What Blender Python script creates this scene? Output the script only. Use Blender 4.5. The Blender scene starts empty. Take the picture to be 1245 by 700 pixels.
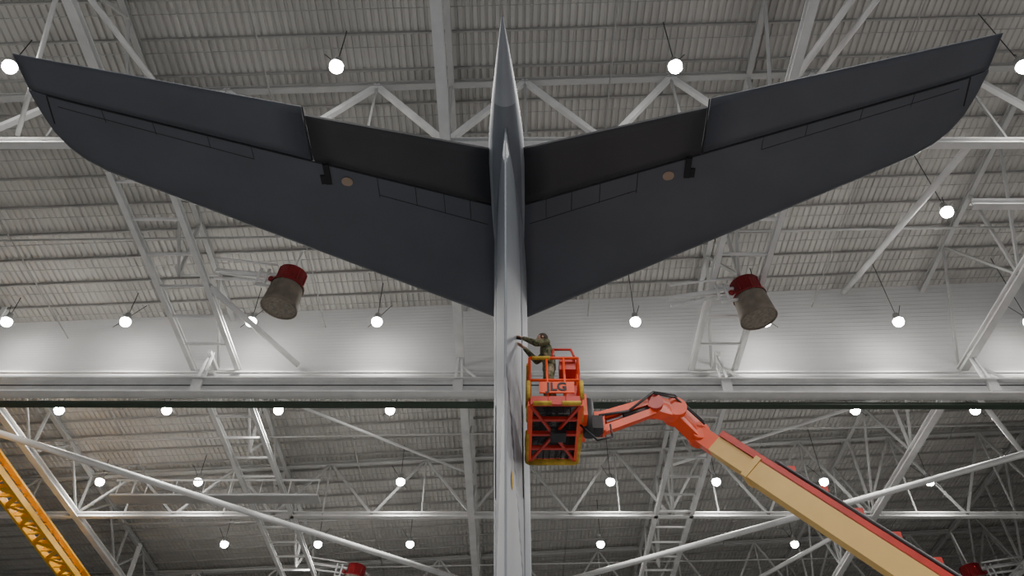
import bpy, bmesh, math, random
from mathutils import Vector, Matrix
random.seed(4)
EYE=1.7
scene=bpy.context.scene
try:
    scene.view_settings.view_transform='AgX'; scene.view_settings.look='None'
except Exception as ex: print(ex)

# ---------------------------------------------------------------- materials
MATS={}
def mat(name,col,rough=0.6,metal=0.0,var=0.12,scale=2.0,emit=None,bump=0.0,stretch=(1,1,1)):
    if name in MATS: return MATS[name]
    m=bpy.data.materials.new(name); m.use_nodes=True
    nt=m.node_tree; b=nt.nodes['Principled BSDF']
    b.inputs['Roughness'].default_value=rough; b.inputs['Metallic'].default_value=metal
    tc=nt.nodes.new('ShaderNodeTexCoord'); mp=nt.nodes.new('ShaderNodeMapping')
    mp.inputs['Scale'].default_value=stretch
    nt.links.new(tc.outputs['Object'],mp.inputs['Vector'])
    n=nt.nodes.new('ShaderNodeTexNoise'); n.inputs['Scale'].default_value=scale; n.inputs['Detail'].default_value=5
    nt.links.new(mp.outputs['Vector'],n.inputs['Vector'])
    r=nt.nodes.new('ShaderNodeValToRGB')
    r.color_ramp.elements[0].position=.3; r.color_ramp.elements[1].position=.7
    r.color_ramp.elements[0].color=tuple(c*(1-var) for c in col)+(1,)
    r.color_ramp.elements[1].color=tuple(min(1,c*(1+var)) for c in col)+(1,)
    nt.links.new(n.outputs['Fac'],r.inputs['Fac']); nt.links.new(r.outputs['Color'],b.inputs['Base Color'])
    if bump:
        bp=nt.nodes.new('ShaderNodeBump'); bp.inputs['Strength'].default_value=bump; bp.inputs['Distance'].default_value=.02
        nt.links.new(n.outputs['Fac'],bp.inputs['Height']); nt.links.new(bp.outputs['Normal'],b.inputs['Normal'])
    if emit:
        b.inputs['Emission Color'].default_value=tuple(emit[0])+(1,); b.inputs['Emission Strength'].default_value=emit[1]
    MATS[name]=m; return m
M_deck=mat('roof_deck_paint',(.47,.46,.435),.65,var=.16,scale=.35,stretch=(1,.4,1))
M_purlin=mat('purlin_paint',(.33,.325,.31),.6)
M_steel=mat('white_steel_paint',(.72,.72,.71),.5,var=.1,scale=1.2)
M_steel2=mat('grey_steel_paint',(.42,.42,.41),.5,var=.1,scale=1.2)
M_curtain=mat('white_panel_paint',(.66,.66,.655),.6,var=.05,scale=.4)
M_wall=mat('wall_metal_paint',(.2,.2,.19),.6,scale=.3)
M_conc=mat('polished_concrete',(.30,.295,.29),.35,var=.15,scale=.5)
M_green=mat('green_beam_paint',(.04,.06,.04),.5)
M_ac=mat('aircraft_underside_grey',(.066,.074,.092),.55,var=.10,scale=.7)
M_ac2=mat('elevator_dark_grey',(.034,.035,.041),.6,var=.12,scale=.9)
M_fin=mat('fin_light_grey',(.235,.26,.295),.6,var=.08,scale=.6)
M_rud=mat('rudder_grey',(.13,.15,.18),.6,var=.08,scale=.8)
M_finw=mat('fin_white_band',(.32,.335,.36),.6,var=.05,scale=.6)
M_seam=mat('panel_seam_black',(.010,.010,.012),.8)
M_spot=mat('primer_patch_beige',(.30,.22,.16),.6)
M_orange=mat('lift_orange_paint',(.88,.075,.006),.4,var=.10,scale=3)
M_red=mat('lift_red_paint',(.52,.025,.012),.4,var=.15,scale=3)
M_cream=mat('lift_cream_paint',(.74,.47,.14),.45,var=.06,scale=2)
M_foam=mat('yellow_foam_pad',(.52,.34,.04),.8,var=.3,scale=9)
M_black=mat('black_rubber',(.02,.02,.022),.6)
M_chrome=mat('cylinder_steel',(.6,.6,.6),.2,1.0)
M_gred=mat('generator_red_paint',(.25,.009,.013),.5,var=.25,scale=2)
M_gtan=mat('generator_tan_shell',(.20,.165,.13),.7,var=.25,scale=2.5)
M_gin=mat('generator_screen',(.26,.23,.19),.7,var=.3,scale=8)
M_yel=mat('crane_yellow_paint',(.85,.42,.008),.4,var=.1,scale=2)
M_lampw=mat('lamp_housing',(.5,.5,.5),.4,.6)
M_bulb=mat('lamp_lens',(1,1,1),.3,emit=((1,.97,.93),90))
M_skin=mat('skin',(.45,.24,.16),.55,var=.08,scale=20)
M_hair=mat('short_brown_hair',(.05,.03,.02),.8,var=.3,scale=60)
M_boot=mat('tan_boots',(.25,.17,.10),.7)
M_eye=mat('eye_dark',(.03,.02,.02),.3)
M_lip=mat('lip',(.30,.10,.08),.5)
M_white=mat('sign_white',(.7,.7,.7),.5)
def camo():
    m=mat('camouflage_cloth',(.16,.15,.09),.9,var=.3,scale=9)
    r=[n for n in m.node_tree.nodes if n.type=='VALTORGB'][0].color_ramp
    r.interpolation='CONSTANT'
    r.elements[0].position=0; r.elements[0].color=(.045,.045,.025,1)
    r.elements[1].position=.58; r.elements[1].color=(.27,.23,.15,1)
    e=r.elements.new(.45); e.color=(.13,.13,.065,1)
    return m
M_camo=camo()

# ---------------------------------------------------------------- mesh builder
class MB:
    def __init__(s): s.bm=bmesh.new(); s.mats=[]
    def mi(s,m):
        if m not in s.mats: s.mats.append(m)
        return s.mats.index(m)
    def poly(s,pts,m,smooth=False):
        f=s.bm.faces.new([s.bm.verts.new(p) for p in pts]); f.material_index=s.mi(m); f.smooth=smooth
        return f
    def box(s,c,d,m,R=None):
        x,y,z=[k/2 for k in d]; c=Vector(c)
        P=[Vector(p) for p in [(-x,-y,-z),(x,-y,-z),(x,y,-z),(-x,y,-z),(-x,-y,z),(x,-y,z),(x,y,z),(-x,y,z)]]
        if R: P=[R@p for p in P]
        v=[s.bm.verts.new(c+p) for p in P]; i=s.mi(m)
        for q in [(0,3,2,1),(4,5,6,7),(0,1,5,4),(1,2,6,5),(2,3,7,6),(3,0,4,7)]:
            f=s.bm.faces.new([v[k] for k in q]); f.material_index=i
    def frame(s,a,b,up=(0,0,1)):
        d=(Vector(b)-Vector(a)).normalized(); u=Vector(up)
        if abs(d.dot(u))>.97: u=Vector((0,1,0))
        sd=d.cross(u).normalized(); u2=sd.cross(d).normalized()
        return d,sd,u2
    def beam(s,a,b,w,h,m,up=(0,0,1)):
        a=Vector(a);b=Vector(b);d,sd,u=s.frame(a,b,up)
        R=Matrix((sd,d,u)).transposed()
        s.box((a+b)/2,(w,(b-a).length,h),m,R)
    def ibeam(s,a,b,w,h,m,t=.05,up=(0,0,1)):
        a=Vector(a);b=Vector(b);d,sd,u=s.frame(a,b,up)
        s.beam(a+u*(h/2),b+u*(h/2),w,t,m,up); s.beam(a-u*(h/2),b-u*(h/2),w,t,m,up); s.beam(a,b,t,h,m,up)
    def tube(s,a,b,r,m,n=8,r2=None,caps=True):
        a=Vector(a);b=Vector(b);d,sd,u=s.frame(a,b); r2=r if r2 is None else r2; i=s.mi(m)
        A=[];B=[]
        for k in range(n):
            t=2*math.pi*k/n; o=sd*math.cos(t)+u*math.sin(t)
            A.append(s.bm.verts.new(a+o*r)); B.append(s.bm.verts.new(b+o*r2))
        for k in range(n):
            f=s.bm.faces.new([A[k],A[(k+1)%n],B[(k+1)%n],B[k]]); f.material_index=i; f.smooth=True
        if caps:
            f=s.bm.faces.new(A[::-1]); f.material_index=i; f=s.bm.faces.new(B); f.material_index=i
    def path(s,pts,r,m,n=8):
        for a,b in zip(pts[:-1],pts[1:]): s.tube(a,b,r,m,n)
        for p in pts[1:-1]: s.sphere(p,r,m,(1,1,1),8)
    def sphere(s,c,r,m,sc=(1,1,1),n=12):
        i=s.mi(m); ret=bmesh.ops.create_uvsphere(s.bm,u_segments=n,v_segments=max(6,n//2+2),radius=r)
        for v in ret['verts']:
            v.co=Vector((v.co.x*sc[0],v.co.y*sc[1],v.co.z*sc[2]))+Vector(c)
            for f in v.link_faces: f.material_index=i; f.smooth=True
        return ret['verts']
    def lathe(s,prof,c,m,n=24):
        c=Vector(c); rings=[]
        for r,z in prof: rings.append([s.bm.verts.new(c+Vector((r*math.cos(2*math.pi*k/n),r*math.sin(2*math.pi*k/n),z))) for k in range(n)])
        i=s.mi(m)
        for A,B in zip(rings[:-1],rings[1:]):
            for k in range(n):
                f=s.bm.faces.new([A[k],A[(k+1)%n],B[(k+1)%n],B[k]]); f.material_index=i; f.smooth=True
    def obj(s,name,parent=None,normals=False):
        if normals: bmesh.ops.recalc_face_normals(s.bm,faces=s.bm.faces)
        me=bpy.data.meshes.new(name); s.bm.to_mesh(me); s.bm.free()
        for m in s.mats: me.materials.append(m)
        o=bpy.data.objects.new(name,me); scene.collection.objects.link(o)
        if parent: o.parent=parent
        return o
def empty(name,loc=(0,0,0)):
    o=bpy.data.objects.new(name,None); o.location=loc; o.empty_display_size=.3; scene.collection.objects.link(o); return o
def Z(z): return z+EYE     # heights surveyed from eye level

# ---------------------------------------------------------------- room shell
def ceil_z(x): return Z(26.85+.058*x)
XW=38; Y0=-14; Y1=60; XI=XW-.8; YI0=Y0+.5; YI1=Y1-.8
b=MB()   # corrugated roof deck, ribs along Y
pitch=.26; x=-XW; pts=[]
while x<XW:
    pts+= [(x,0),(x+pitch*.5,0),(x+pitch*.6,.07),(x+pitch*.9,.07)]; x+=pitch
for (xa,za),(xb,zb) in zip(pts[:-1],pts[1:]):
    b.poly([(xa,Y0,ceil_z(xa)+za),(xa,Y1,ceil_z(xa)+za),(xb,Y1,ceil_z(xb)+zb),(xb,Y0,ceil_z(xb)+zb)],M_deck)
b.obj('ceiling')
b=MB(); b.box((0,(Y0+Y1)/2,-.1),(2*XW,Y1-Y0,.2),M_conc); b.obj('floor')
def wall(name,ax,pos):
    b=MB()
    if ax=='x': b.box((pos,(Y0+Y1)/2,16.2),(.3,Y1-Y0,32.4),M_wall)
    else: b.box((0,pos,16.2),(2*XW,.3,32.4),M_wall)
    s=1 if pos<0 else -1
    for k in range(1,30):
        z=k*1.05
        if ax=='x': b.box((pos+s*.2,(Y0+Y1)/2,z),(.1,Y1-Y0,.12),M_steel2)
        else: b.box((0,pos-.2,z),(2*XW,.1,.12),M_steel2)
    if ax=='x':
        for y in range(-8,60,12):
            b.ibeam((pos+s*.45,y,0),(pos+s*.45,y,ceil_z(pos)-.2),.5,.5,M_steel2)
    b.obj(name)
wall('wall_left','x',-XW); wall('wall_right','x',XW); wall('wall_back','y',Y1)

RS=empty('roof_structure')
b=MB()
y=YI0+.5
while y<YI1:
    b.beam((-XI,y,ceil_z(-XI)-.08),(XI,y,ceil_z(XI)-.08),.06,.12,M_purlin)
    b.tube((-XI,y+.42,ceil_z(-XI)-.26),(XI,y+.42,ceil_z(XI)-.26),.016,M_purlin,5)
    y+=1.42
b.obj('roof_purlins',RS)

def xtruss(b,y,zb,th,m):
    zb=Z(zb)
    b.ibeam((-XI,y,zb),(XI,y,zb),.28,.22,M_steel)
    b.ibeam((-XI,y,ceil_z(-XI)-.35),(XI,y,ceil_z(XI)-.35),.24,.18,M_steel2)
    x=-2.2-10.7*4
    while x<XI:
        for i in range(2):
            xa=x+i*5.35; xm=xa+2.67; xb=xa+5.35
            if xa<-XI or xb>XI: continue
            b.beam((xa,y,zb),(xm,y,ceil_z(xm)-.35),th,th,m)
            b.beam((xm,y,ceil_z(xm)-.35),(xb,y,zb),th,th,m)
            b.beam((xm,y,zb),(xm,y,ceil_z(xm)-.35),.08,.08,M_steel2)
        x+=10.7
for y,th,m in ((4,.15,M_steel2),(15.9,.19,M_steel),(40,.12,M_steel2),(52,.12,M_steel2)):
    b=MB(); xtruss(b,y,22.7,th,m); b.obj('transverse_truss',RS)
def ytruss(x,dbl):
    b=MB(); zb=Z(22.7); zt=ceil_z(x)-.35
    b.ibeam((x,YI0,zt),(x,YI1,zt),.22,.18,M_steel2)
    if dbl:
        for s in (-.95,.95): b.ibeam((x+s,17,zb),(x+s,YI1,zb),.20,.22,M_steel)
        y=17.5
        while y<YI1:
            b.beam((x-.95,y,zb),(x+.95,y,zb),.07,.10,M_steel)
            y+=1.7
        b.ibeam((x,YI0,zb),(x,17,zb),.28,.28,M_steel)
    else:
        b.ibeam((x,YI0,zb),(x,YI1,zb),.34,.28,M_steel)
    y=-8
    while y<YI1-6:
        for a,c in ((y,y+3),(y+6,y+3)):
            if y<15 and not dbl: continue
            b.beam((x,a,zb),(x,c,zt),.10,.10,M_steel2)
        b.beam((x,y,zb),(x,y,zt),.12,.12,M_steel2)
        y+=6
    b.obj('longitudinal_truss',RS)
for x,d in ((-23.5,0),(-12.8,1),(-2.2,0),(8.7,1),(19.5,0),(30.2,0)): ytruss(x,d)
b=MB()
for (p,q,r) in [((-24.2,27.9,20.6),(0,45.2,20.6),.15),((25.5,29.3,20.6),(0,45.2,20.6),.15),
                ((-13.6,10.5,24.5),(-11.6,15.9,24.5),.10),((-16.5,15.8,23.0),(-12.8,9,26),.08),
                ((8.7,15.8,24),(12.0,9.0,25),.12),((12.2,9,24),(10,15.9,25),.10),
                ((15.3,16,22.8),(15.6,27.5,27.2),.13),
                ((-11.8,22.6,22.7),(-9.3,27.6,22.9),.12),
                ((19.5,28,22.7),(30.2,40,22.7),.12),((-23.5,28,22.7),(-30,40,22.7),.12),
                ((19.5,40,22.7),(12,52,22.7),.12),
                ((19.5,28,22.7),(8.7,40,25.7),.08),((-12.8,28,22.7),(-2.2,40,25.2),.07)]:
    b.tube((p[0],p[1],Z(p[2])),(q[0],q[1],Z(q[2])),r,M_steel,10)
b.obj('roof_cross_bracing',RS)

# white draft curtain (horizontally ribbed)
b=MB(); yc=27.8; zb=Z(22.45)
def cz(x,t): return zb+(ceil_z(x)-zb)*t
N=22
for k in range(N):
    t0=k/N;t1=(k+.85)/N;t2=(k+1)/N
    for xa,xb in ((-XI,0),(0,XI)):
        b.poly([(xa,yc,cz(xa,t0)),(xb,yc,cz(xb,t0)),(xb,yc-.012,cz(xb,t1)),(xa,yc-.012,cz(xa,t1))],M_curtain)
        b.poly([(xa,yc-.012,cz(xa,t1)),(xb,yc-.012,cz(xb,t1)),(xb,yc,cz(xb,t2)),(xa,yc,cz(xa,t2))],M_curtain)
b.box((0,yc+.2,zb),(2*XI,.4,.2),M_steel2)
b.tube((-XI,yc-.35,zb-.1),(XI,yc-.35,zb-.1),.06,M_steel,8)
b.obj('draft_curtain',RS)
# crane runway girder
b=MB(); yg=26.5; zg=Z(20.55)
b.ibeam((-XI,yg,zg+.3),(XI,yg,zg+.12),.50,.70,M_steel,.07)
b.beam((-XI,yg+.35,zg-.30),(XI,yg+.35,zg-.48),.30,.12,M_green)
b.box((0,yg-.03,zg+.32),(2*XI,.03,.05),M_black)
for x in (-23.5,-12.8,-2.2,8.7,19.5,30.2):
    for s in (-.14,.14): b.beam((x+s,yg,zg+.5),(x+s*.4,yg+.3,Z(22.9)),.09,.09,M_steel)
    b.beam((x+.9,yg,zg+.55),(x+.1,yg+.2,zg+1.5),.09,.09,M_steel)
    b.box((x,yg,zg+.2),(.4,.45,.6),M_steel)
    b.beam((x,yg,Z(22.7)),(x,yc,Z(22.7)),.16,.16,M_steel)
b.obj('crane_runway_girder',RS)
b=MB()
zc=Z(21.9)
b.box((-15,37,zc),(10.5,.8,.08),M_steel2); b.tube((-20.2,36.7,zc+.9),(-9.8,36.7,zc+.9),.05,M_steel)
b.tube((-20.2,36.6,zc),(-9.8,36.6,zc),.05,M_steel)
for k in range(8): b.tube((-20+k*1.45,36.7,zc),(-20+k*1.45,36.7,zc+.9),.025,M_steel)
b.obj('catwalk',RS)
b=MB()
for y in (8,21.7,31,35.5,44,50):
    z0=Z(24.6+(.1 if y>30 else 0))
    b.tube((-XI,y,z0-.6),(XI,y,z0+.9),.045,M_steel2,8)
for x in (-20,-8.5,3.5,14,25):
    b.tube((x,YI0,ceil_z(x)-1.1),(x,YI1,ceil_z(x)-1.1),.03,M_purlin,6)
b.obj('sprinkler_pipes',RS)
b=MB()
b.ibeam((15.5,17.6,Z(21.6)),(30,17.6,Z(21.6)),.26,.24,M_steel)
b.obj('monorail_beam',RS)

# foam generators
def generator(x,y,z,side):
    e=empty('foam_generator',(x,y,z)); e.scale=(.93,.93,.93)
    b=MB()
    b.lathe([(.01,1.35),(.50,1.35),(.60,1.3),(.60,.62),(.70,.60),(.70,.5)],(0,0,0),M_gred)
    for k in range(8):
        t=k*math.pi/4; b.tube((.61*math.cos(t),.61*math.sin(t),.62),(.61*math.cos(t),.61*math.sin(t),1.25),.025,M_gred,6)
    b.obj('red_housing',e)
    b=MB()
    b.lathe([(.66,.52),(.70,.1),(.74,-.40),(.77,-.58),(.73,-.59),(.70,-.46)],(0,0,0),M_gtan)
    b.lathe([(.72,-.52),(.35,-.46),(.01,-.44)],(0,0,0),M_gin)
    b.obj('discharge_shroud',e)
    b=MB()
    for k in range(2): b.path([(side*.3,-.1,1.0-k*.35),(side*1.0,-.1,1.0-k*.35),(side*3.3,.1*k,1.0-k*.35)],.085-.02*k,M_steel)
    for k in range(2): b.tube((side*(.95+k*.35),-.2,.3+k*.1),(side*(.95+k*.35),-.2,1.2),.06,M_steel)
    b.tube((side*.5,-.2,.35),(side*1.3,-.2,.35),.07,M_steel)
    b.tube((0,0,1.2),(0,0,(Z(24.5)-z)),.05,M_steel)
    b.sphere((side*.75,-.15,.75),.13,M_gred)
    for s in (-1,1):
        b.tube((side*.6,s*.5,1.25),(side*3.3,s*.5,1.25),.05,M_steel)
    b.obj('supply_pipes',e)
    e.rotation_euler=(math.radians(6),math.radians(-9 if x>0 else 9),0)
generator(-8.75,22.5,Z(22.0),-1); generator(9.15,22.5,Z(21.45),-1)
generator(-9.9,49,Z(23.0),-1)
generator(26.5,45,Z(21.0),1); generator(-25.3,30.8,Z(21.3),-1)

# yellow bridge crane beam
b=MB()
p0=Vector((-22.5,24.5,Z(19.7))); p1=Vector((-23.4,50,Z(19.7)))
HWB=.44
for s in (-HWB,HWB): b.beam(p0+Vector((s,0,0)),p1+Vector((s,0,0)),.13,.30,M_yel)
b.beam(p0+Vector((0.3,0,.6)),p1+Vector((.3,0,.6)),.3,.1,M_yel)
n=30
for k in range(n):
    a=p0.lerp(p1,k/n); c=p0.lerp(p1,(k+1)/n)
    b.beam(a+Vector((-HWB,0,0)),a+Vector((HWB,0,0)),.10,.12,M_yel)
    b.beam(a+Vector((-HWB,0,0)),a+Vector((.3,0,.6)),.07,.07,M_yel)
    if k%3==0: b.box(a+Vector((.2,0,-.1)),(.4,.25,.2),M_yel)
    if k%2: b.beam(a+Vector((-HWB,0,0)),c+Vector((HWB,0,0)),.22,.06,M_yel)
    else: b.beam(a+Vector((HWB,0,0)),c+Vector((-HWB,0,0)),.22,.06,M_yel)
b.tube(p0+Vector((-.8,0,.5)),p1+Vector((-.8,0,.5)),.04,M_steel)
b.ibeam((p0.x,p0.y+2,Z(20.3)),(p0.x,p0.y+2,Z(25.2)),.2,.2,M_steel); b.ibeam((p1.x,p1.y-2,Z(20.3)),(p1.x,p1.y-2,Z(25.2)),.2,.2,M_steel)
b.obj('overhead_crane_bridge',RS)

# ---------------------------------------------------------------- high bay lamps
LH=Z(24.0)
rows={13.8:(-16.3,-5.7,5.3,16.6),19.9:(16.4,),26.0:(-21.7,-16.6,-11.2,-5.8,5.3,10.9,16.6,22.2),
      32.3:(-21.9,-16.7,-11.3,-5.9,16.6,22.4),38.7:(-22.2,-16.9,-6.0,5.3,11.0,16.8,22.5),45.6:(-17.2,-11.6,-6.1,5.3,16.9)}
unseen={1.0:(-16,-5,6,17),-6:(-16,-5,6,17),7.4:(-22,22)}  # lamps outside the view, added to light the hall
def lamp(x,y,power):
    e=empty('high_bay_lamp',(x,y,LH))
    b=MB()
    b.lathe([(.05,.42),(.12,.40),(.15,.18),(.22,.08),(.23,.02)],(0,0,0),M_lampw,16)
    d=random.choice((-.5,.4,.6,-.3))
    b.tube((0,0,.4),(0,0,ceil_z(x)-.2-LH),.018,M_black,5)
    b.tube((-d,.2,1.1),(d*.6,-.2,-.55),.014,M_black,5)
    b.obj('housing',e)
    b=MB(); b.sphere((0,0,-.06),.225,M_bulb,(1,1,.95),16); b.obj('lens',e)
    l=bpy.data.lights.new('lamp_source','SPOT'); l.energy=power; l.spot_size=math.radians(150); l.spot_blend=.8
    l.shadow_soft_size=.3; l.color=(1,.965,.92)
    o=bpy.data.objects.new('lamp_source',l); scene.collection.objects.link(o); o.parent=e; o.location=(0,0,-.42)
PW=3000
for y,xs in rows.items():
    for x in xs: lamp(x,y,PW*1.1 if y<20 else (PW*.33 if y<30 else PW*.5))
for y,xs in unseen.items():
    for x in xs: lamp(x,y,PW*1.25)

# ---------------------------------------------------------------- aircraft tail
AC=empty('transport_aircraft',(-.1,12,0)); AC.rotation_euler=(0,0,math.radians(-1.3))
def A(p): return (p[0],p[1]-12,p[2])
HS=Z(15.35)
def LE(x):
    x=abs(x)
    tab=[(0,16.7),(9.2,11.32),(9.55,11.02),(9.8,10.65),(9.97,10.25),(10.06,9.75),(10.1,9.3)]
    for (a,ya),(c,yb) in zip(tab[:-1],tab[1:]):
        if x<=c: return ya+(yb-ya)*(x-a)/(c-a)
    return tab[-1][1]
def TE(x): return 10.78-.245*abs(x)
def HG(x): return 12.5-.335*abs(x)
def naca(s): s=min(max(s,0),1); return 5*(.2969*math.sqrt(s)-.126*s-.3516*s*s+.2843*s**3-.1036*s**4)
def half(x,y):
    le=16.7-.585*abs(x); te=TE(x); s=(le-y)/(le-te); c=le-te
    v=naca(s)*.095*c+.012
    if abs(x)>9.2:
        s2=max(0,min(1,(LE(x)-y)/max(.05,LE(x)-te))); v*=math.sqrt(max(.02,1-((abs(x)-9.2)/.95)**2))*min(1,.25+3*math.sqrt(s2))
    return v
def wingpart(name,xs,f0,f1,m,n=14,droop=0):
    b=MB(); i=b.mi(m); T=[];B=[]
    for x in xs:
        ya,yb=f0(x),f1(x); rt=[];rb=[]
        for k in range(n+1):
            t=(1-math.cos(math.pi*k/n))/2 if n>6 else k/n
            y=ya+(yb-ya)*t; h=half(x,y); dz=-droop*t
            rt.append(b.bm.verts.new(A((x,y,HS+h+dz)))); rb.append(b.bm.verts.new(A((x,y,HS-h+dz))))
        T.append(rt);B.append(rb)
    for a in range(len(xs)-1):
        for k in range(n):
            for R in (T,B):
                f=b.bm.faces.new([R[a][k],R[a][k+1],R[a+1][k+1],R[a+1][k]]); f.material_index=i; f.smooth=True
        for k in (0,n):
            f=b.bm.faces.new([T[a][k],T[a+1][k],B[a+1][k],B[a][k]]); f.material_index=i
    for a in (0,len(xs)-1):
        for k in range(n):
            f=b.bm.faces.new([T[a][k],T[a][k+1],B[a][k+1],B[a][k]]); f.material_index=i
    o=b.obj(name,AC,True); return o
def lin(a,b_,n): return [a+(b_-a)*k/n for k in range(n+1)]
for s in (-1,1):
    xs=[s*v for v in lin(0,9.2,14)+[9.38,9.55,9.68,9.8,9.89,9.97,10.02,10.06,10.1]]
    wingpart('stabilizer_skin',xs,lambda x:LE(x),lambda x:min(HG(x)+.02,LE(x)-.03),M_ac,16)
    xo=[s*v for v in lin(4.42,9.2,6)+[9.6,9.9,10.08]]
    wingpart('outboard_elevator',xo,lambda x:HG(x)-.01,lambda x:TE(x),M_ac,6)
    xi=[s*v for v in lin(.35,4.36,6)]
    wingpart('inboard_elevator',xi,lambda x:HG(x)-.01,lambda x:TE(x)+.17,M_ac2,6,.05)
    b=MB()
    def seam(p,q,w=.035,n=12):
        pts=[]
        for k in range(n+1):
            t=k/n; x=p[0]+(q[0]-p[0])*t; y=p[1]+(q[1]-p[1])*t
            pts.append(Vector((x,y,HS-half(x,y)-.004)))
        for a,c in zip(pts[:-1],pts[1:]): 
            a=Vector(A(a)); c=Vector(A(c)); b.beam(a,c,w,.006,M_seam)
    hx=lambda x:(s*x,HG(x)+.03)
    hx2=lambda x,d:(s*x,HG(x)+d)
    seam(hx(.4),hx(9.75),.028,24)
    seam(hx2(5.7,.36),hx2(9.6,.24),.010,14)
    for x in (5.7,6.6,7.7,8.7): seam(hx(x),hx2(x,.34),.010,2)
    seam(hx2(.5,.62),hx2(3.0,.52),.012,8)
    for x in (.9,1.5,2.15,3.0): seam(hx2(x,.03),hx2(x,.58),.014,2)
    seam((s*9.75,HG(9.75)+.03),(s*9.85,9.95),.03,3)
    seam((s*4.39,HG(4.4)),(s*4.39,TE(4.4)),.03,4)
    b.box(A((s*4.12,HG(4.12)+.28,HS-half(4.12,11.4)-.01)),(.13,.55,.06),M_seam)
    b.box(A((s*4.24,HG(4.12)+.42,HS-half(4.12,11.4)-.01)),(.10,.24,.06),M_seam)
    b.lathe([(.13,0),(.001,-.004)],A((s*3.7,11.62,HS-half(3.7,11.62)-.008)),M_spot,20)
    b.obj('panel_seams',AC)
# bullet fairing
b=MB(); prof=[(7.75,.015),(8.2,.085),(8.8,.17),(9.6,.28),(10.4,.37),(11.2,.42),(12.5,.43),(15,.43),(16.6,.42),(17.4,.33),(18,.18),(18.3,.02)]
rings=[]; n=28
for y,r in prof:
    rings.append([b.bm.verts.new(A((r*math.cos(2*math.pi*k/n),y,HS+.05+1.35*r*math.sin(2*math.pi*k/n)))) for k in range(n)])
i=b.mi(M_fin); i2=b.mi(M_rud)
for j,(P,Q) in enumerate(zip(rings[:-1],rings[1:])):
    for k in range(n):
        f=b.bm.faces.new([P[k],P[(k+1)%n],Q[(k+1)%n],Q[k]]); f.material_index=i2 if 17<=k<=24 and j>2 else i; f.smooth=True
b.obj('bullet_fairing',AC)
# fin
ZF0,ZF1=5.0,HS-.1
def finTE(z): return 12.6-2.6*(z-5)/(12.0)
def finLE(z): return 23.0-6.2*(z-5)/(12.0)
def fh(z,y):
    te,le=finTE(z),finLE(z); s=(le-y)/(le-te)
    return naca(s)*.80+.012 
def finpart(name,f0,f1,m,zs,n=12,zmat=None):
    b=MB(); L=[];R=[]
    for z in zs:
        l=[];r=[]
        for k in range(n+1):
            y=f0(z)+(f1(z)-f0(z))*k/n; h=fh(z,y)
            l.append(b.bm.verts.new(A((-h,y,z)))); r.append(b.bm.verts.new(A((h,y,z))))
        L.append(l);R.append(r)
    for a in range(len(zs)-1):
        for k in range(n):
            for side,S in ((-1,L),(1,R)):
                f=b.bm.faces.new([S[a][k],S[a][k+1],S[a+1][k+1],S[a+1][k]])
                mm=zmat((zs[a]+zs[a+1])/2,f0(zs[a])+(f1(zs[a])-f0(zs[a]))*(k+.5)/n,side) if zmat else m
                f.material_index=b.mi(mm); f.smooth=True
        for k in (0,n):
            f=b.bm.faces.new([L[a][k],L[a+1][k],R[a+1][k],R[a][k]]); f.material_index=b.mi(m)
    b.obj(name,AC,True)
zs=lin(ZF0,ZF1,90)
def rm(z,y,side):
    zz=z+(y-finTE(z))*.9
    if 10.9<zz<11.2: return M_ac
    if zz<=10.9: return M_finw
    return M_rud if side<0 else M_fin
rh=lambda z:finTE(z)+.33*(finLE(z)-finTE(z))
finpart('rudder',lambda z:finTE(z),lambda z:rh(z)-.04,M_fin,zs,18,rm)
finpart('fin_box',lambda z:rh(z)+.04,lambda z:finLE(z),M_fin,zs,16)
b=MB()
for s in (-1,1):
    za,zb_=10.2,12.0
    for k in range(8):
        z0=za+(zb_-za)*k/8; z1=za+(zb_-za)*(k+1)/8; y0=rh(z0)-.02;y1=rh(z1)-.02
        b.beam(A((s*(fh(z0,y0)+.004),y0,z0)),A((s*(fh(z1,y1)+.004),y1,z1)),.28,.012,M_seam,(1,0,0))
b.lathe([(.13,0),(.001,.004)],(0,0,0),M_foam,12)
for v in list(b.bm.verts)[-24:]:
    p=v.co.copy(); yy=finTE(9.4)+.75+p.x; zz=9.4+p.y*1.3; v.co=Vector(A((fh(zz,yy)+.012,yy,zz)))
b.obj('fin_seams',AC)
# fuselage
b=MB(); rings=[]; n=32
for y,r,z in [(10.6,.05,5.3),(11,.35,5.25),(12.5,.8,5.1),(15,1.4,5.0),(19,2.2,4.9),(24,2.95,4.8),(30,3.4,4.75),(40,3.42,4.75),(48,3.4,4.75),(52,2.9,4.5),(55,1.9,4.1),(56.8,.8,3.8),(57.2,.05,3.7)]:
    rings.append([b.bm.verts.new(A((r*math.cos(2*math.pi*k/n),y,z+r*math.sin(2*math.pi*k/n)))) for k in range(n)])
i=b.mi(M_fin)
for P,Q in zip(rings[:-1],rings[1:]):
    for k in range(n):
        f=b.bm.faces.new([P[k],P[(k+1)%n],Q[(k+1)%n],Q[k]]); f.material_index=i; f.smooth=True
b.obj('fuselage',AC)
b=MB()
for s in (-1,1):
    for y in (33,34.6,36.2): b.tube(A((s*2.2,y,.65)),A((s*2.9,y,.65)),.65,M_black,24)
    b.tube(A((s*2.5,34.6,.7)),A((s*2.5,34.6,3)),.16,M_chrome)
    b.beam(A((s*2.5,33,.7)),A((s*2.5,36.2,.7)),.2,.2,M_chrome)
    b.tube(A((s*.15,51.5,.5)),A((s*.5,51.5,.5)),.5,M_black,24)
b.tube(A((0,51.5,.5)),A((0,51.5,2.2)),.12,M_chrome)
b.tube(A((-.5,51.5,.5)),A((.5,51.5,.5)),.08,M_chrome)
b.obj('landing_gear',AC)

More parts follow.
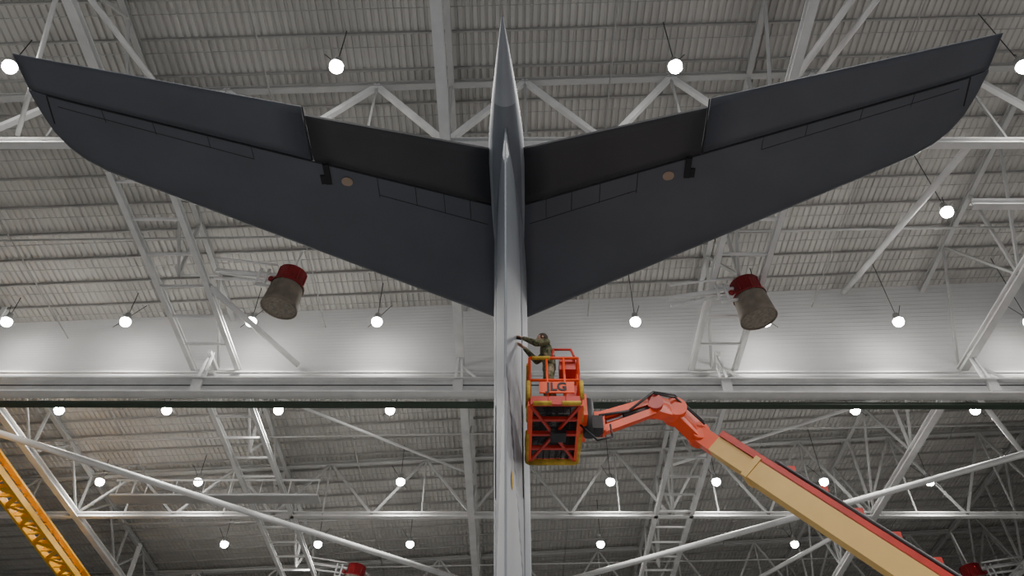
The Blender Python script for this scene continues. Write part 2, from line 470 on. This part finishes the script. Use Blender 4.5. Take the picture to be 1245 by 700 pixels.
# ---------------------------------------------------------------- boom lift
BL=empty('boom_lift')
bx0,bx1,by0,by1,bz=.34,1.28,12.3,14.2,Z(9.27)
b=MB()
for x in (bx0,bx1): b.beam((x,by0,bz),(x,by1,bz),.09,.10,M_orange)
for k in range(5):
    y=by0+(by1-by0)*k/4; b.beam((bx0,y,bz),(bx1,y,bz),.07,.08,M_red)
b.beam((bx0,by0,bz-.03),(bx1,by1,bz-.03),.05,.05,M_red); b.beam((bx1,by0,bz-.03),(bx0,by1,bz-.03),.05,.05,M_red)
for k in range(34):
    y=by0+(by1-by0)*(k+.5)/34; b.beam((bx0,y,bz+.04),(bx1,y,bz+.04),.010,.04,M_black)
for k in range(8):
    x=bx0+(bx1-bx0)*(k+.5)/8; b.beam((x,by0,bz+.045),(x,by1,bz+.045),.012,.03,M_black)
for h in (.55,1.1):
    L=[(bx0,by0),(bx1,by0),(bx1,by1),(bx0,by1),(bx0,by0)]
    for p,q in zip(L[:-1],L[1:]): b.tube((p[0],p[1],bz+h),(q[0],q[1],bz+h),.027,M_orange)
for x in (bx0,bx0+.33,bx0+.66,bx1):
    for y in (by0,by1): b.tube((x,y,bz),(x,y,bz+1.1),.024,M_orange)
for y in lin(by0,by1,4):
    for x in (bx0,bx1): b.tube((x,y,bz),(x,y,bz+1.1),.024,M_orange)
b.box(((bx0+bx1)/2,by0-.01,bz+.08),(bx1-bx0,.02,.16),M_red)
b.path([(bx0+.45,by0+.03,bz+1.1),(bx0+.48,by0+.05,bz+1.36),(bx1-.12,by0+.05,bz+1.36),(bx1-.05,by0+.03,bz+1.1)],.024,M_red,8)
b.obj('platform_cage',BL)
b=MB()
b.box((bx1-.2,by0+.22,bz+1.0),(.32,.3,.25),M_red); b.box((bx1-.2,by0+.2,bz+1.14),(.28,.26,.05),M_black)
b.box((bx0+.5,by0-.045,bz+.34),(.66,.03,.26),M_orange)
b.box((bx1-.15,by0+.6,bz+.4),(.25,.5,.6),M_red)
b.box((bx0+.55,by0+.9,bz-.08),(.3,.3,.12),M_black)
b.obj('control_console',BL)
cu=bpy.data.curves.new('sign_lettering','FONT'); cu.body='JLG'; cu.size=.26; cu.extrude=.004; cu.offset=.008; cu.align_x='CENTER'; cu.align_y='CENTER'
t=bpy.data.objects.new('sign_lettering',cu); scene.collection.objects.link(t); t.location=(bx0+.5,by0-.066,bz+.34); t.rotation_euler=(math.radians(90),0,0); t.parent=BL
cu.materials.append(M_black)
b=MB()
def pad(p,q,r=.055): b.tube(p,q,r,M_foam,10)
pad((bx0,by1,bz-.03),(bx1,by1,bz-.03),.065)
pad((bx0+.05,by0-.04,bz-.02),(bx0+.4,by0-.04,bz-.02),.045); pad((bx1-.35,by0-.04,bz-.02),(bx1,by0-.04,bz-.02),.045)
for x in (bx0-.03,bx1+.03):
    pad((x,by1-1.0,bz),(x,by1,bz)); pad((x,by0+.1,bz),(x,by0+.55,bz),.045)
    pad((x,by0-.02,bz+.1),(x,by0-.02,bz+.5),.04)
    pad((x,by1-.02,bz),(x,by1-.02,bz+.55),.05)
pad((bx0+.05,by0,bz+1.1),(bx0+.4,by0,bz+1.1),.04); pad((bx0-.02,by0+.2,bz+1.1),(bx0-.02,by1-.3,bz+1.1),.04)
for x in (bx0,bx1): b.sphere((x,by1,bz),.08,M_foam)
b.obj('foam_bumpers',BL)
J1=Vector((2.95,13.9,Z(10.4))); J2=Vector((3.45,14.2,Z(10.48))) 
K0=Vector((3.95,14.5,Z(10.1))); K3=Vector((6.72,13.0,Z(6.18)))
d=(K3-K0).normalized(); K4=K0+d*12.5
b=MB()
b.box((1.36,13.1,bz+.25),(.14,.9,.5),M_orange); b.tube((1.48,13.1,bz-.15),(1.48,13.1,bz+.65),.12,M_black,14)
b.box((1.60,13.15,bz+.1),(.30,.30,.30),M_black)
b.path([(1.3,12.9,bz-.05),(1.6,12.9,bz-.4),(1.9,13.0,bz-.25),(1.9,13.1,bz+.1)],.02,M_black,6)
b.obj('platform_rotator',BL)
b=MB()
off=Vector((0,0,.16))
Js=Vector((1.7,13.2,Z(9.45)))
b.beam(Js+off,J1+off*.8,.22,.15,M_orange); b.beam(Js-off*1.1,J1-off*.9,.22,.14,M_orange)
for f in (0,1): 
    p=Js.lerp(J1,f); b.box(p,(.20,.24,.44),M_orange)
b.tube(Js.lerp(J1,.1),Js.lerp(J1,.85),.05,M_chrome,10)
b.tube(Js.lerp(J1,.4),Js.lerp(J1,.9)+Vector((0,0,-.02)),.075,M_black,10)
b.beam(J1,J2,.26,.40,M_orange); b.beam(J2,K0,.28,.40,M_orange)
b.tube(J1+Vector((0,-.2,0)),J1+Vector((0,.2,0)),.19,M_red,16); b.tube(J2+Vector((0,-.22,.0)),J2+Vector((0,.22,.0)),.23,M_orange,20)
b.path([Js+Vector((0,-.15,.1)),Js.lerp(J1,.5)+Vector((0,-.2,-.05)),J1+Vector((0,-.2,.22)),J2+Vector((0,-.22,.28)),K0+Vector((.1,-.2,.2))],.028,M_black,6)
b.path([J1+Vector((0,-.25,.15)),J2+Vector((0,-.27,.18)),K0+Vector((.1,-.25,.1))],.022,M_black,6)
b.beam(K0-d*.1,K0+d*1.3,.30,.36,M_orange); b.tube(K0+Vector((0,-.2,0)),K0+Vector((0,.2,0)),.2,M_orange,20)
b.obj('jib',BL)
b=MB()
d_,sd,up=b.frame(K0,K4)
b.beam(K0+d*.5,K0+d*6.5,.32,.36,M_cream)
b.beam(K0+d*1.5,K0+d*12.3,.42,.44,M_cream)
b.beam(K0+d*.5+up*.25,K0+d*12.3+up*.28,.42,.13,M_red)
b.beam(K0+d*1.45,K0+d*1.58,.46,.48,M_cream)
for s in (-1,1):
    b.tube(K0+d*1.8+up*.38+sd*s*.14,K0+d*12+up*.39+sd*s*.14,.035,M_black,6)
b.tube(K0+d*1.8+up*.38,K0+d*12+up*.39,.045,M_black,6)
for k in range(14): b.box(K0+d*(2+k*.75)+up*.38,(.34,.10,.12),M_red)
b.obj('telescopic_boom',BL)
T=K4
b=MB()
b.box((T.x,T.y,1.35),(1.9,3.0,.9),M_orange); b.box((T.x,T.y-.9,2.0),(1.3,1.0,.7),M_orange)
for s in (-.35,.35): b.box((T.x+s,T.y+.2,2.1),(.1,1.2,1.2),M_orange)
b.tube((T.x-.5,T.y,T.z),(T.x+.5,T.y,T.z),.14,M_black,16)
b.tube((T.x,T.y+1.1,1.9),K0+d*10.6-up*.3,.12,M_chrome,12)
b.box((T.x,T.y,.7),(1.6,3.4,.5),M_black)
b.tube((T.x,T.y,.8),(T.x,T.y,1.1),.6,M_black,20)
for s in (-1,1):
    for q in (-1.3,1.3):
        b.tube((T.x+s*.8,T.y+q,.5),(T.x+s*1.2,T.y+q,.5),.5,M_black,24); b.tube((T.x+s*1.18,T.y+q,.5),(T.x+s*1.22,T.y+q,.5),.25,M_cream,16)
b.obj('chassis',BL)

# ---------------------------------------------------------------- worker
W=empty('maintenance_worker',(.72,12.56,bz+.055)); W.scale=(1.08,)*3
def body(name,chains,m,voxel,smooth=4):
    bm=bmesh.new()
    for ch in chains:
        for (p,ra),(q,rb) in zip(ch[:-1],ch[1:]):
            p=Vector(p);q=Vector(q); L=(q-p).length; n=max(2,int(L/(voxel*1.5)))
            for k in range(n+1):
                t=k/n; c=p.lerp(q,t); A_=ra if isinstance(ra,tuple) else (ra,)*3; B_=rb if isinstance(rb,tuple) else (rb,)*3
                r=[A_[j]*(1-t)+B_[j]*t for j in range(3)]
                vs=bmesh.ops.create_icosphere(bm,subdivisions=2,radius=1)['verts']
                for v in vs: v.co=Vector((v.co.x*r[0],v.co.y*r[1],v.co.z*r[2]))+c
    me=bpy.data.meshes.new(name); bm.to_mesh(me); bm.free(); me.materials.append(m)
    o=bpy.data.objects.new(name,me); scene.collection.objects.link(o); o.parent=W
    r=o.modifiers.new('fuse','REMESH'); r.mode='VOXEL'; r.voxel_size=voxel; r.use_smooth_shade=True
    s=o.modifiers.new('smooth','SMOOTH'); s.iterations=smooth; s.factor=.5
    return o
body('uniform',[
 [((.01,0,.93),(.13,.18,.10)),((.015,0,1.06),(.125,.17,.10)),((-.01,0,1.25),(.14,.20,.10)),((-.03,0,1.36),(.125,.19,.09)),((-.05,0,1.43),(.085,.14,.06)),((-.06,0,1.48),(.064,.067,.03))],
 [((-.04,.175,1.40),.085),((-.20,.235,1.29),.065),((-.21,.235,1.30),.065),((-.42,.13,1.50),.044)],
 [((-.04,-.175,1.40),.085),((-.23,-.235,1.33),.065),((-.24,-.235,1.34),.065),((-.44,-.10,1.56),.044)],
 [((.01,.085,.90),.112),((-.04,.12,.50),.082),((.03,.14,.16),.07)],
 [((.01,-.085,.90),.112),((-.01,-.12,.50),.082),((.05,-.15,.16),.07)]],M_camo,.013,5)
for s,xo in ((1,.03),(-1,.05)):
    body('boot',[[((xo,s*.145,.2),.05),((xo,s*.145,.06),.052),((xo-.10,s*.15,.045),(.05,.048,.04)),((xo-.17,s*.155,.035),(.05,.045,.032))]],M_boot,.009)
def hand(w,dn,back):
    w=Vector(w); dn=Vector(dn).normalized(); u=(Vector(back)-dn*Vector(back).dot(dn)).normalized(); s=dn.cross(u)
    ch=[[(w-dn*.03,.026),(w+dn*.02,.028)]]
    for k in range(4): ch.append([(w+dn*.02+s*(k-1.5)*.010,.016),(w+dn*.085+s*(k-1.5)*.0205,.0115)])
    for k,L in enumerate((.070,.080,.074,.058)):
        o=w+dn*.088+s*(k-1.5)*.0215; a=o+dn*L*.42+s*(k-1.5)*.003; b_=a+dn*L*.26-u*L*.18; c=b_+dn*L*.08-u*L*.24
        ch.append([(o,.0095),(a,.009),(b_,.0082),(c,.0072)])
    o=w+dn*.03-s*.022; a=o+dn*.03-s*.028-u*.006; c=a+dn*.032-s*.006-u*.012
    ch.append([(o,.014),(a,.0115),(c,.009)])
    body('hand',ch,M_skin,.0036,3)
hand((-.45,.115,1.53),(-.8,-.25,.5),(.4,0,1)); hand((-.47,-.08,1.59),(-.85,.25,.4),(.4,0,1))
b=MB() # head, facing the fin
hc=Vector((-.10,0,1.63))
for v in b.sphere(hc,.1,M_skin,(1.0,.78,1.22),40):
    p=v.co-hc
    if p.z<0 : p.y*=1+p.z*2.2
    if p.z<-.03 and p.x>0: p.x*=.8
    g=math.exp(-(p.y/.014)**2)*(math.exp(-((p.z+.02)/.018)**2)+.5*math.exp(-((p.z-.005)/.02)**2))
    if p.x<0: p.x-=.024*g+.012*math.exp(-((p.z+.095)/.02)**2)*math.exp(-(p.y/.03)**2)
    if p.x<0: p.x+=.008*(math.exp(-((p.z-.012)/.014)**2)*math.exp(-((abs(p.y)-.032)/.014)**2))
    v.co=hc+p
for s in (-1,1):
    b.sphere(hc+Vector((-.080,s*.031,.012)),.011,M_white); b.sphere(hc+Vector((-.0885,s*.031,.012)),.0048,M_eye)
    b.sphere(hc+Vector((.008,s*.079,-.002)),.028,M_skin,(.7,.35,1.1)); b.sphere(hc+Vector((-.086,s*.032,.034)),.018,M_hair,(.3,1,.2))
b.sphere(hc+Vector((-.086,0,-.058)),.02,M_lip,(.4,1,.22))
for v in b.sphere(hc+Vector((.012,0,.02)),.106,M_hair,(.98,.81,1.12),40):
    p=v.co-hc
    if p.x<-.03 and p.z<.075: v.co.x=hc.x-.03+ (p.x+.03)*.05
    if p.z<-.035: v.co=hc+Vector((p.x*.7,p.y*.7,-.035+(p.z+.035)*.15))
b.obj('head',W)
body('neck',[[((-.055,0,1.45),.055),((-.085,0,1.58),.052)]],M_skin,.01)
b=MB()
b.tube((-.585,-.05,1.612),(-.49,-.075,1.575),.022,M_black,12); b.tube((-.61,-.045,1.62),(-.585,-.05,1.612),.045,M_foam,16)
b.obj('sanding_tool',W)

# ---------------------------------------------------------------- world + camera
w=bpy.data.worlds.new('World'); scene.world=w; w.use_nodes=True
bg=w.node_tree.nodes['Background']; bg.inputs['Color'].default_value=(.75,.82,.95,1); bg.inputs['Strength'].default_value=.3
cam=bpy.data.cameras.new('Camera'); co=bpy.data.objects.new('Camera',cam); scene.collection.objects.link(co)
co.location=(0,0,EYE); co.rotation_euler=(math.radians(135),0,0)
cam.sensor_width=36; cam.lens=36*1000/1245; cam.clip_end=300
scene.camera=co
